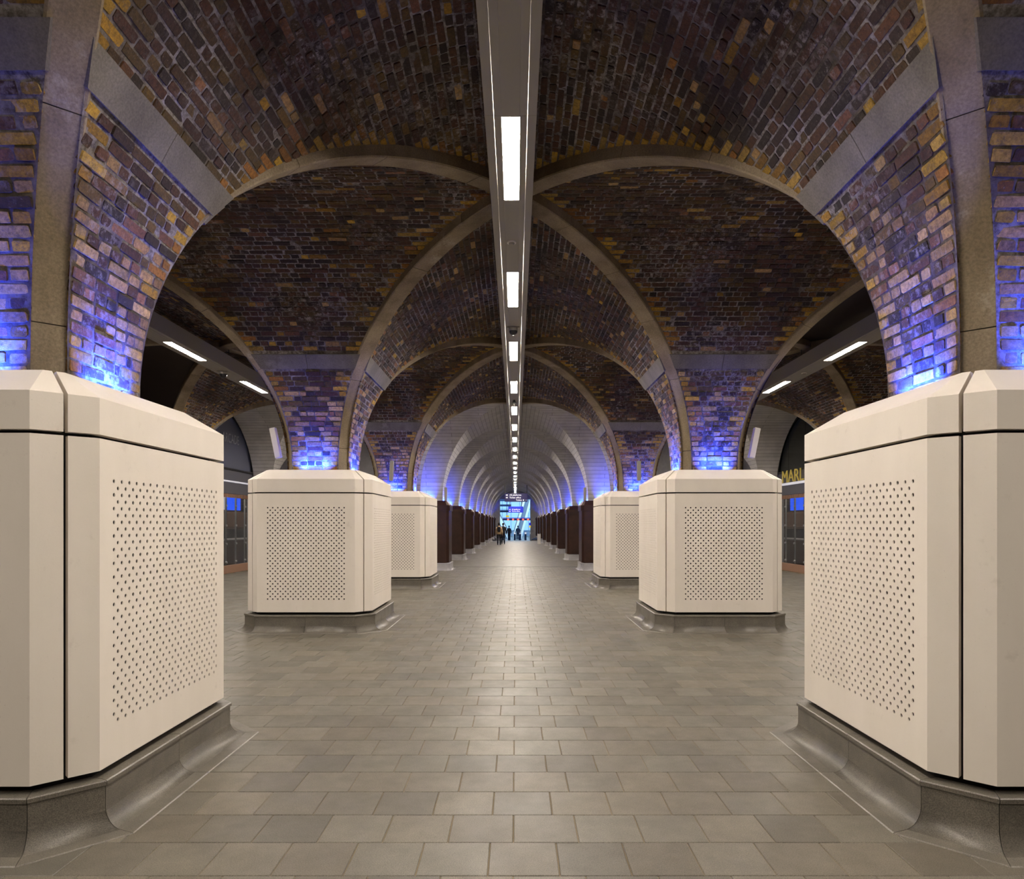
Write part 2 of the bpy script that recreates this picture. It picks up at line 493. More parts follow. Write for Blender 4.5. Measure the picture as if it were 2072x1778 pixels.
# ------------------------------------------------------------------ stone ribs and stone bands
def rib(cx, cy, sx, sy, dx, dy, root, seed):
    """half of a diagonal rib from the pier corner up to the bay's crown"""
    rr = random.Random(seed)
    W = 0.12; dirv = Vector((sx*dx, sy*dy, 0)); full = dirv.length; dirv.normalize(); side = Vector((-dirv.y, dirv.x, 0))
    a, b, z0, th = 0.873*full, 2.71, 2.59, 0.24
    t = np.linspace(0, math.pi/2, 120); xs = a*np.cos(t); zs = z0+b*np.sin(t)
    s = np.concatenate([[0], np.cumsum(np.hypot(np.diff(xs), np.diff(zs)))])
    cuts = [-0.29]; k = 0.12+0.2*rr.random()
    while k < s[-1]-0.5: cuts.append(k); k += 0.95+0.3*rr.random()
    cuts.append(s[-1])
    for i in range(len(cuts)-1):
        s0, s1 = cuts[i]+0.003, cuts[i+1]-0.003
        n = max(2, int((s1-s0)/0.14)+1); mb = MB(); vs = []
        jit = 0.006*(rr.random()-.5)
        for sv in np.linspace(s0, s1, n):
            sc = max(sv, 0); ang = np.interp(sc, s, t)
            x = a*math.cos(ang); z = z0+b*math.sin(ang)+min(sv, 0)
            nx, nz = b*math.cos(ang), a*math.sin(ang); l = math.hypot(nx, nz); nx /= l; nz /= l
            for (w, h) in ((-W+0.012, jit), (W-0.012, jit), (W, 0.012+jit), (W, th), (-W, th), (-W, 0.012+jit)):
                p = Vector((cx, cy, 0)) + dirv*(x+h*nx) + side*(w+0.002*(rr.random()-.5)) + Vector((0,0,z+h*nz))
                vs.append(p[:])
        fs = []
        for q in range(n-1):
            for e in range(6): fs.append((q*6+e, q*6+(e+1)%6, (q+1)*6+(e+1)%6, (q+1)*6+e))
        fs += [tuple(range(6))[::-1], tuple(range((n-1)*6, n*6))]
        mb.add(vs, fs); mb.build('rib_stone', M['rib'], root)
sd = 0
for c in (-1, 0, 1):
    for r in (0, 1, 2, 3):
        for sx in (-1, 1):
            for sy in (-1, 1):
                if r == 0 and sy < 0: continue
                if r == 3 and sy > 0: continue
                sd += 1
                cyy = CY[r] if r < 3 else PY[3]+3.42
                rib(2*PX*c, cyy, sx, sy, PX, 3.42, ceil_obj[(c, r)], sd)
for L in lobes:
    if getattr(L, 'dark', False): continue
    b0, b1 = band_range(L.T)
    for half in (0, 1):
        if (L.r0 if half == 0 else L.r1) <= 0: continue
        sv = np.linspace(b0, b1, 3); e0, e1 = L.ends(sv, (OFFY if L.kind == 'y' else OFFX)-0.05); e = e0 if half == 0 else e1
        vs = []; 
        K = 4
        for h in (0.020, -0.03):
            U = np.outer(e, np.linspace(0.004,1,K+1)); V = np.repeat(sv[:,None], K+1, 1)
            vs += [tuple(q) for q in L.P(U.ravel(), V.ravel(), np.full(U.size, h))]
        W = K+1; n = 3*W; fs = []
        for i in range(2):
            for k in range(K): fs += [(i*W+k, i*W+k+1, (i+1)*W+k+1, (i+1)*W+k)]
        rim = [k for k in range(K+1)] + [W+K, 2*W+K] + [2*W+k for k in range(K-1, -1, -1)] + [W]
        for i in range(len(rim)): a_, b_ = rim[i], rim[(i+1) % len(rim)]; fs.append((a_, a_+n, b_+n, b_))
        mb = MB(); mb.add(vs, fs); cen = np.mean(np.array(vs), 0)
        mb.build('band_stone', M['band'], ceil_obj[bay_key(cen[0], cen[1])])

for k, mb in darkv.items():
    tag(mb.build('ceiling', M['dark'], smooth=True), 'plain dark part of the vault in the %s aisle' % ('left' if k == 'l' else 'right'), kind='structure')

# ------------------------------------------------------------------ concrete tunnel vault
WX = 2.54
TWX = arc_table(WX, s0=-0.22)
cb, cuv = {}, {}
AYW = {3:PY[4]-0.4-CY[3]}
for k in range(4, 12): AYW[k] = CY[k]-PY[k]-0.4
def kall(x, y): return int(y > 24.6-3.4 and abs(x) < 40) and (0 if abs(x) <= PX+0.01 else (1 if x > 0 else -1)) 
wl = []
for k in range(4, 13):
    for sg in (-1, 1):
        b = CY[k-1]; f = CY[k] if k < 12 else PY[12]
        wl.append((0, Lobe('y', 0, sg, PY[k], PY[k]-b, (f-PY[k]) if k < 12 else 0, TWX, (AYW[k-1], AYW.get(k, 1)), 0.0)))
for k in range(3, 12):
    T = arc_table(AYW[k])
    for sg in (-1, 1):
        if k == 3 and sg < 0: T2 = arc_table(AY)
        else: T2 = T
        for xs in (-1, 1):
            r0, r1 = (PX if xs > 0 else 0.0), (PX if xs < 0 else 0.0)
            wl.append((0, Lobe('x', CY[k], sg, xs*PX, r0, r1, T2, (WX, WX), 0.0)))
            T3 = arc_table(3.30) if (k == 3 and sg > 0) else T2
            if k == 3:
                wl.append((xs, Lobe('x', CY[k], sg, xs*PX, 0.0 if xs > 0 else PX, PX if xs > 0 else 0.0, T2, (WX, WX), 0.0)))
                wl.append((xs, Lobe('x', CY[k], sg, xs*3*PX, PX if xs > 0 else 0.0, 0.0 if xs > 0 else PX, T3, (WX, WX), 0.0)))
for c in (-1, 1):
    for sg in (-1, 1):
        wl.append((c, Lobe('y', 2*PX*c, sg, PY[4], PY[4]-CY[3], CY[4]-PY[4], TWX, (3.30 if sg == c else AYW[3], AYW[4]), 0.0)))
for key, L in wl: backing(L, lambda x, y, kk=key: kk, cb, 0.0, cuv, step=0.12, h=0.0)
for key in (0, -1, 1):
    o = cb[key].build('ceiling', M['board'], smooth=True)
    lab = {0:'pale board-marked concrete vault of the tunnel beyond the brick bays', -1:'pale concrete vault in front of the left shopfront', 1:'pale concrete vault in front of the right shopfront'}[key]
    tag(o, lab, kind='structure')
    uvl = o.data.uv_layers.new(name='UVMap'); li = np.empty(len(o.data.loops), dtype=np.int32); o.data.loops.foreach_get('vertex_index', li)
    uvl.data.foreach_set('uv', np.array(cuv[key], dtype=np.float32)[li].ravel())

# ------------------------------------------------------------------ floor
FL = MB()
FL.add([(-14,-4,-0.012),(14,-4,-0.012),(14,8.5,-0.012),(-14,8.5,-0.012)], [(0,1,2,3)], 0)
floor = None
FL2 = MB(); ys = [26.0, 66.0, 80.0, 110.0]; zs = [0, 0, -0.35, -0.35]
floor = MB()
floor.add([(-12,-4,-0.006),(12,-4,-0.006),(12,26,-0.006),(-12,26,-0.006)], [(0,1,2,3)], 0)
floor.add([(-12,26,0),(12,26,0),(12,66,0),(-12,66,0),(-12,80,-.35),(12,80,-.35),(-12,112,-.35),(12,112,-.35)],
          [(0,1,2,3),(3,2,5,4),(4,5,7,6)], 1)
floor = floor.build('floor', [M['grout'], M['floor']])
tag(floor, 'grey granite paving of the arcade floor', kind='structure')
slabs = []
SP = 0.330
rr = random.Random(5)
y = 3.160 - SP*20; row = 0
y0s = y
while y < 26.0:
    ph = -0.116 if row % 2 == 0 else 0.0
    x = ph - SP*30
    if y+SP > -2.5:
        while x < 9.6:
            x1 = x+SP; yc = y+SP/2; xc = x+SP/2
            if abs(xc) < 9.25 and yc < 26:
                sc = 0
                if yc > 2.6:
                    px = 1043.5+F*(xc-0.03)/yc; py = 1060+F*1.6/yc
                    ln = SP*F/yc
                    if -40 < px < 2112 and py < 1820 and SP*F*1.6/yc/yc > 9: sc = ln
                    if 1.9 < abs(xc) < 4.3 and min(abs(yc-PY[k]) for k in (1,2,3)) < 0.95: sc = 0
                    if 2.2 < abs(xc) and yc < 3.7: sc = 0 if py < 1600 else sc
                slabs.append((x, x1, y, y+SP, sc))
            x = x1
    y += SP; row += 1
def slab_geo(s, ox=0, oy=0):
    g, b = 0.0022, 0.0035; dz = 0.0012*(rr.random()-.5)
    x0, x1, y0, y1 = s[0]+g-ox, s[1]-g-ox, s[2]+g-oy, s[3]-g-oy
    vs = [(x0,y0,-.02),(x1,y0,-.02),(x1,y1,-.02),(x0,y1,-.02),(x0,y0,-b+dz),(x1,y0,-b+dz),(x1,y1,-b+dz),(x0,y1,-b+dz),
          (x0+b,y0+b,dz),(x1-b,y0+b,dz),(x1-b,y1-b,dz),(x0+b,y1-b,dz)]
    fs = [(i,(i+1)%4,4+(i+1)%4,4+i) for i in range(4)] + [(4+i,4+(i+1)%4,8+(i+1)%4,8+i) for i in range(4)] + [(8,9,10,11)]
    k = 0.78+0.34*rr.random(); w = 0.06*(rr.random()-.5)
    return vs, fs, (k*(1+w), k, k*(1-w))
def slab_mesh(name, ss, ox=0, oy=0):
    vs = []; fs = []; cc = []
    for s in ss:
        v, f, c = slab_geo(s, ox, oy); b = len(vs); vs += v; fs += [tuple(b+i for i in g) for g in f]; cc += [c]*len(f)
    me = bpy.data.meshes.new(name); me.from_pydata(vs, [], fs); me.materials.append(M['slab'])
    at = me.attributes.new('Col', 'FLOAT_COLOR', 'FACE'); at.data.foreach_set('color', np.array([(*c,1) for c in cc], dtype=np.float32).ravel())
    return me
slabs.sort(key=lambda s: -s[4])
nb = len([s for s in slabs[:300] if s[4] > 0])
for s in slabs[:nb]:
    ox, oy = (s[0]+s[1])/2, (s[2]+s[3])/2
    link_mesh('paving_slab', slab_mesh('paving_slab', [s], ox, oy), floor, loc=(ox, oy, 0))
o = link_mesh('paving', slab_mesh('paving', slabs[nb:]), floor); o['kind'] = 'stuff'

# ------------------------------------------------------------------ piers
def octo(hx, hy, c, d):
    """chamfered rectangle moved inwards by d; 8 corners, counter-clockwise, starting on the +x side"""
    c2 = c - d*(2-math.sqrt(2)); x, y = hx-d, hy-d
    return [(x,-(y-c2)),(x,y-c2),(x-c2,y),(-(x-c2),y),(-x,y-c2),(-x,-(y-c2)),(-(x-c2),-y),(x-c2,-y)]
def lerp2(a, b, t): return (a[0]+(b[0]-a[0])*t, a[1]+(b[1]-a[1])*t)

def face_run(P, k, gap):
    """cross-section of casing side k (0..3): mid chamfer, corner, corner, mid chamfer"""
    i = 2*k; a0, a1 = P[(i-1) % 8], P[i]; b0, b1 = P[(i+1) % 8], P[(i+2) % 8]
    l = math.hypot(a1[0]-a0[0], a1[1]-a0[1]); t = 0.5+gap/l/2
    return [lerp2(a0, a1, t), a1, b0, lerp2(b0, b1, 1-t)]

def panel_mesh(hx, hy, c, k, z0, z1, gap, holes, mat):
    mb = MB()
    out = face_run(octo(hx,hy,c,0), k, gap); inn = face_run(octo(hx,hy,c,0.05), k, gap)
    # half chamfers (front + back skins) and rims
    def wall(a, b): return [(a[0],a[1],z0),(b[0],b[1],z0),(b[0],b[1],z1),(a[0],a[1],z1)]
    mb.add(wall(out[0],out[1]), [(0,1,2,3)]); mb.add(wall(out[2],out[3]), [(0,1,2,3)])
    for i in range(3):
        if not (holes and i == 1): mb.add(wall(inn[i+1],inn[i]), [(0,1,2,3)])
    mb.add(wall(inn[0],out[0]), [(0,1,2,3)]); mb.add(wall(out[3],inn[3]), [(0,1,2,3)])
    for z, rev in ((z0,True),(z1,False)):
        for i in range(3):
            q = [(*out[i],z),(*out[i+1],z),(*inn[i+1],z),(*inn[i],z)]
            mb.add(q, [(3,2,1,0) if rev else (0,1,2,3)])
    A = Vector((*out[1],0)); Bv = Vector((*out[2],0)); w = (Bv-A).length; d = (Bv-A).normalized(); n = Vector((d.y,-d.x,0))
    def P3(u, v, h=0.0): return (A + d*u + n*h + Vector((0,0,v)))[:]
    if not holes:
        mb.add([P3(0,z0),P3(w,z0),P3(w,z1),P3(0,z1)], [(0,1,2,3)])
    else:
        nc, nr, ztop, pu, pv, r = holes
        cu, cv = pu/2, pv/2
        u0 = w/2 - nc*cu/2; u1 = w/2 + nc*cu/2; v1 = ztop + cv/2; v0 = v1 - nr*cv
        us = [0]+[u0+i*cu for i in range(nc+1)]+[w]; vv = [z0]+[v0+j*cv for j in range(nr+1)]+[z1]
        idx = {}; vs = []
        for j, v in enumerate(vv):
            for i, u in enumerate(us): idx[(i,j)] = len(vs); vs.append(P3(u,v))
        fs = []
        for j in range(len(vv)-1):
            for i in range(len(us)-1):
                q = (idx[(i,j)],idx[(i+1,j)],idx[(i+1,j+1)],idx[(i,j+1)])
                ii, jj = i-1, j-1; jt = nr-1-jj
                if 0 <= ii < nc and 0 <= jj < nr and (ii+jt) % 2 == 0:
                    uc, vc = u0+(ii+.5)*cu, v0+(jj+.5)*cv; b = len(vs)
                    for h in (0.0, -0.006):
                        for m_ in range(8):
                            t = math.pi/8 + m_*math.pi/4 + math.pi
                            vs.append(P3(uc+r*math.cos(t), vc+r*math.sin(t), h))
                    # corner k sees octagon vertices 2k, 2k+1
                    for k4 in range(4):
                        a0_, a1_ = b+2*k4, b+2*k4+1; nx_ = b+(2*k4+2) % 8
                        fs.append((q[k4], a1_, a0_)); fs.append((q[k4], q[(k4+1)%4], nx_, a1_))
                    for m_ in range(8): fs.append((b+m_, b+(m_+1)%8, b+8+(m_+1)%8, b+8+m_))
                else: fs.append(q)
        mb.add(vs, fs)
    return mb.mesh('cladding_panel', mat)

def cap_mesh(hx, hy, c, k, gap, mat, ins=0.25, zb=2.075, zv=2.27, zt=2.425, out=0.0):
    mb = MB()
    rows = [(octo(hx,hy,c,0.06), zb), (octo(hx,hy,c,-out), zb), (octo(hx,hy,c,-out), zv), (octo(hx,hy,c,ins), zt), (octo(hx,hy,c,ins+0.05), zt), (octo(hx,hy,c,ins+0.05), zt-0.1)]
    runs = [face_run(P, k, gap) for P, z in rows]
    vs = [(p[0],p[1],rows[i][1]) for i, rn in enumerate(runs) for p in rn]
    fs = []
    for i in range(len(rows)-1):
        for e in range(3): fs.append((i*4+e, i*4+e+1, (i+1)*4+e+1, (i+1)*4+e))
    n = len(rows)
    fs.append(tuple(i*4 for i in range(n))[::-1]); fs.append(tuple(i*4+3 for i in range(n)))
    mb.add(vs, fs); return mb.mesh('cap_panel', mat)

def plinth_profile():
    pr = [(-0.06,0.25),(0.045,0.25),(0.052,0.244),(0.052,0.224),(0.042,0.219),(0.042,0.108)]
    for i in range(1, 8):
        t = math.pi/2*i/8; pr.append((0.144-0.102*math.cos(t), 0.108-0.102*math.sin(t)))
    pr += [(0.144,0.006),(0.226,0.005),(0.233,0.0)]
    return pr
PROF = plinth_profile()
def plinth_meshes(hx, hy, c, mat, split=True, k=1.0):
    """one mesh per plinth stone: long sides in two, chamfers in one"""
    out = []
    rows = [(octo(hx,hy,c,-(o if o < 0.05 else 0.05+(o-0.05)*k)), z) for o, z in PROF]
    for i in range(8):
        long = i % 2 == 0
        parts = ((0.0,0.5),(0.5,1.0)) if (long and split) else ((0.0,1.0),)
        for (t0, t1) in parts:
            vs = []
            for P, z in rows:
                a, b = P[i], P[(i+1) % 8]; l = max(1e-6, math.hypot(b[0]-a[0], b[1]-a[1])); g = 0.0018/l
                vs.append((*lerp2(a,b,t0+g),z)); vs.append((*lerp2(a,b,t1-g),z))
            n = len(rows)
            vs += [(vs[0][0],vs[0][1],0.0),(vs[1][0],vs[1][1],0.0)]
            fs = [(2*j, 2*j+1, 2*j+3, 2*j+2)[::-1] for j in range(n)]
            fs += [tuple(2*j for j in range(n+1)), tuple(2*j+1 for j in range(n+1))[::-1], (2*n-2, 2*n-1, 2*n+1, 2*n)]
            mb = MB(); mb.add(vs, fs); me = mb.mesh('plinth_stone', mat)
            me.polygons.foreach_set('use_smooth', [6 <= j <= 12 for j in range(len(fs))]); out.append(me)
    return out

HX, HY, CC = 0.945, 1.001, 0.219
pan = [panel_mesh(HX,HY,CC,k,0.29,2.055,0.020, (35,36,1.835,0.0765,0.0753,0.0114) if k % 2 == 0 else (31,37,1.842,0.0757,0.0753,0.0114), M['clad']) for k in range(4)]
caps = [cap_mesh(HX,HY,CC,k,0.020,M['clad']) for k in range(4)]
pls = plinth_meshes(HX,HY,CC,M['plinth'])
def core_mesh(hx, hy, c):  # near-black core put in so pier joints and holes look like dark void
    mb = MB(); P = octo(hx,hy,c,0.09); P2 = octo(hx,hy,c,0.30)
    vs = [(*p,0.02) for p in P]+[(*p,2.28) for p in P]+[(*p,2.33) for p in P2]
    fs = [(i,(i+1)%8,8+(i+1)%8,8+i) for i in range(8)]+[(8+i,8+(i+1)%8,16+(i+1)%8,16+i) for i in range(8)]+[tuple(range(16,24))]
    mb.add(vs, fs); return mb.mesh('dark_core', M['frame'])
frm = core_mesh(HX,HY,CC)
def clad_pier(x, y, label):
    root = empty('clad_pier', (x,y,0)); tag(root, label, 'pier', 'pale clad piers along the walkway')
    for me in pan: link_mesh('cladding_panel', me, root)
    for me in caps: link_mesh('cap_panel', me, root)
    for me in pls: link_mesh('plinth_stone', me, root)
    link_mesh('dark_core', frm, root)
    return root
for sx, sn in ((-1,'left'),(1,'right')):
    clad_pier(sx*3.14, PY[1], 'pale concrete-clad pier nearest the camera on the %s, cut off by the frame' % sn)
    clad_pier(sx*3.103, PY[2], 'pale concrete-clad pier, second from the camera on the %s, perforated front fully visible' % sn)
    clad_pier(sx*3.075, PY[3], 'pale concrete-clad pier on the %s, partly hidden, next to the first brown one' % sn)

# brown steel piers
BX, BY, BC = 0.80, 0.62, 0.085
bp = [panel_mesh(BX,BY,BC,k,0.27,2.06,0.008,None,M['corten']) for k in range(4)]
bc = [cap_mesh(BX,BY,BC,k,0.008,M['corten'],ins=0.10,zb=2.06,zv=2.25,zt=2.41,out=0.03) for k in range(4)]
bl = plinth_meshes(BX,BY,BC,M['conc'],False,0.45)
bf = core_mesh(BX,BY,BC)
nth = {4:'first',5:'second',6:'third',7:'fourth',8:'fifth',9:'sixth',10:'seventh',11:'eighth',12:'ninth, farthest'}
for sx, sn in ((-1,'left'),(1,'right')):
    for k in range(4, 13):
        root = empty('steel_pier', (sx*(2.30+BX), PY[k], 0))
        tag(root, 'dark brown steel-clad pier, %s along the %s row' % (nth[k], sn), 'pier', 'brown clad piers in the tunnel')
        for me in bp: link_mesh('side_panel', me, root)
        for me in bc: link_mesh('cap_panel', me, root)
        for me in bl: link_mesh('plinth_stone', me, root)
        link_mesh('dark_core', bf, root)

# ------------------------------------------------------------------ uplights on the piers
upm = MB(); upm.bbox(-0.24,0.24,-0.021,0.021,-0.03,0.025,0.005,0)
upme = upm.mesh('housing', M['black'])
upl = MB()
for i in range(6): upl.tube((-0.2+0.08*i,0,0.025),(-0.2+0.08*i,0,0.030),0.016,n=10)
uplme = upl.mesh('lens', M['bluelamp'])
def uplight(x, y, z, rz, label, power, n_leds=True):
    root = empty('uplight', (x,y,z), rz); tag(root, label, 'uplight', 'blue uplights behind the pier caps')
    link_mesh('housing', upme, root); link_mesh('lens', uplme, root)
    ld = bpy.data.lights.new('blue_glow', 'AREA'); ld.shape = 'RECTANGLE'; ld.size = 0.44; ld.size_y = 0.03
    ld.color = BLUE; ld.energy = power; ld.spread = math.radians(98)
    lo = bpy.data.objects.new('blue_glow', ld); col.objects.link(lo); lo.parent = root
    lo.location = (0,0,0.036); lo.rotation_euler = (math.pi + math.radians(-29),0,0)
sidew = {'c':'walkway side','n':'near face','f':'far face','o':'aisle side'}
for sx, sn in ((-1,'left'),(1,'right')):
    for k in (1,2,3):
        nm = {1:'nearest',2:'second',3:'third'}[k]
        xc = sx*PX; yc = PY[k]
        for s_, (x, y, rz) in {'c':(xc-sx*0.555, yc, math.pi/2*sx), 'n':(xc, yc-0.63, math.pi), 'f':(xc, yc+0.63, 0.0), 'o':(xc+sx*0.56, yc, math.pi/2*(-sx))}.items():
            uplight(x, y, 2.375, rz+math.pi, 'slim blue uplight on the %s %s pier cap, %s' % (nm, sn, sidew[s_]), BLUE_W)
    for k in range(4, 13):
        for s_, (x, y, rz) in {'n':(sx*PX, PY[k]-0.438, math.pi), 'c':(sx*(WX-0.053), PY[k], math.pi/2*sx)}.items():
            if s_ == 'c' and k > 8: continue
            uplight(x, y, 2.36, rz+math.pi, 'slim blue uplight on the %s brown pier of the %s row, %s' % (nth[k], sn, sidew[s_]), BLUE_W*(2.0 if s_=='n' else 0.25))

# ------------------------------------------------------------------ lighting troughs
def trough(x0, y_start, y_end, label, ph=5.51):
    root = empty('light_trough', (x0, y_start, 4.84)); tag(root, label, 'ceiling light')
    W, I, LW = 0.2075, 0.135, 0.073
    n = int((y_end-y_start)/3.42)
    k0 = math.ceil((y_start-ph)/3.42)
    first = True
    cache = {}
    for k in range(k0-1, k0+n+1):
        a = ph+3.42*k; y0, y1 = a, a+3.42
        if y1 > y_end+1.5 or y0 < y_start-3.5: continue
        if not cache:
            s = MB(); s.bbox(-I+.002,-LW,0.002,3.418,0.0,0.012,0.0015); s.bbox(LW,I-.002,0.002,3.418,0.0,0.012,0.0015)
            s.bbox(-LW,LW,1.44,3.418,0.0,0.012,0.0015); s.box(-LW,LW,0.002,0.02,0,0.012); cache['c'] = s.mesh('soffit_panel', M['grey'])
            for nm, sg in (('l',-1),('r',1)):
                s = MB(); x_a, x_b = sorted((sg*(I+.001), sg*W)); s.bbox(x_a,x_b,0.001,3.419,0.0,0.014,0.002)
                x_a, x_b = sorted((sg*(W-0.014), sg*W)); s.bbox(x_a,x_b,0.001,3.419,0.014,0.29,0.001); cache[nm] = s.mesh('side_panel', M['grey'])
            s = MB(); s.box(-LW,LW,0.02,1.44,0.006,0.03); cache['d'] = s.mesh('lamp', M['lamp'])
            s = MB(); s.box(-W+.014,W-.014,0,3.42,0.27,0.29); cache['t'] = s.mesh('top_tray', M['grey'])
        for nm, key in (('soffit_panel','c'),('side_panel','l'),('side_panel','r'),('lamp','d'),('top_tray','t')):
            link_mesh(nm, cache[key], root, loc=(0, y0-y_start, 0))
        s = MB()
        for xx in (-0.12, 0.12): s.tube((xx,2.4,0.28),(xx,2.4,0.66),0.008,n=6)
        s.build('hanger_rod', M['black'], root, loc=(0, y0-y_start, 0))
    return root
trough(-0.028, -1.0, 79.0, 'long grey light trough with a row of lamps running down the central walkway')
trough(-6.2, 2.0, 27.0, 'grey light trough with lamps in the left side aisle')
trough(6.2, 2.0, 27.0, 'grey light trough with lamps in the right side aisle')

# cameras and detectors on the troughs
def dome_cam(x, y, r, label, small=False):
    root = empty('dome_camera', (x,y,4.84)); tag(root, label, 'camera')
    s = MB(); s.bbox(-r*1.35,r*1.35,-r*0.7,r*0.7,-0.015,0.0,0.003); s.tube((0,0,-0.015),(0,0,-0.06),r*1.02,r,n=20); s.build('mount', M['grey'], root)
    s = MB(); s.dome((0,0,-0.06),r*0.95,r*0.95); s.build('dome', M['black'], root, smooth=True)
dome_cam(-0.028, 11.45, 0.075, 'black dome camera under the central light trough, above the second piers')
dome_cam(-6.2, 14.75, 0.085, 'black dome camera under the left aisle light trough')
def detector(x, y, label):
    root = empty('smoke_detector', (x,y,4.84)); tag(root, label, 'detector')
    s = MB(); s.tube((0,0,0),(0,0,-0.014),0.055,0.052,n=20); s.build('base', M['whitep'], root)
    s = MB(); s.tube((0,0,-0.014),(0,0,-0.035),0.036,0.028,n=16); s.build('sensor', M['grey'], root)
detector(-0.035, 7.98, 'small round detector on the trough between its first two visible lamps')
detector(6.2, 14.9, 'small round detector on the right aisle light trough')
root = empty('bullet_camera', (-0.028,18.2,4.84)); tag(root, 'small dark camera under the central trough where the brick vault ends', 'camera')
s = MB(); s.tube((0,0,0),(0,0,-0.06),0.03,n=10); s.bbox(-0.07,0.07,-0.03,0.03,-0.08,-0.05,0.006); s.build('bracket', M['black'], root)
s = MB(); s.tube((0,0.08,-0.09),(0,-0.09,-0.12),0.038,0.034,n=14); s.build('body', M['black'], root, smooth=False)
s = MB(); s.tube((0,-0.091,-0.12),(0,-0.096,-0.121),0.02,n=12); s.build('lens', M['whitep'], root)

# ------------------------------------------------------------------ walls around
def wallbox(name, label, mat, *b):
    s = MB(); s.box(*b); o = s.build(name, mat); tag(o, label, kind='structure'); return o
wallbox('wall_back', 'dark wall closing the arcade behind the camera', M['dark'], -9.6,9.6,-4.2,-4.0,-0.02,5.6)
for sx, sn in ((-1,'left'),(1,'right')):
    x0, x1 = sorted((sx*9.32, sx*9.6))
    w = wallbox('wall_'+sn, 'dark boarded wall at the outer side of the %s aisle' % sn, M['dark'], x0,x1,-4.0,18.2,-0.02,5.6)
    # far end of the aisle
    xa, xb = sorted((sx*4.1, sx*9.6))
    wallbox('wall_%s_end' % sn, 'concrete wall at the end of the %s aisle' % sn, M['conc'], xa,xb,28.2,28.4,-0.02,5.6)
    xa, xb = sorted((sx*4.05, sx*4.25))
    wallbox('wall_%s_tunnel' % sn, 'concrete side wall of the %s side of the tunnel' % sn, M['conc'], xa,xb,28.2,80.0,-0.4,5.6)
# lid over the camera bay so no daylight leaks in
wallbox('ceiling_back', 'plain ceiling behind the camera', M['dark'], -9.6,9.6,-4.2,1.05,5.45,5.55)

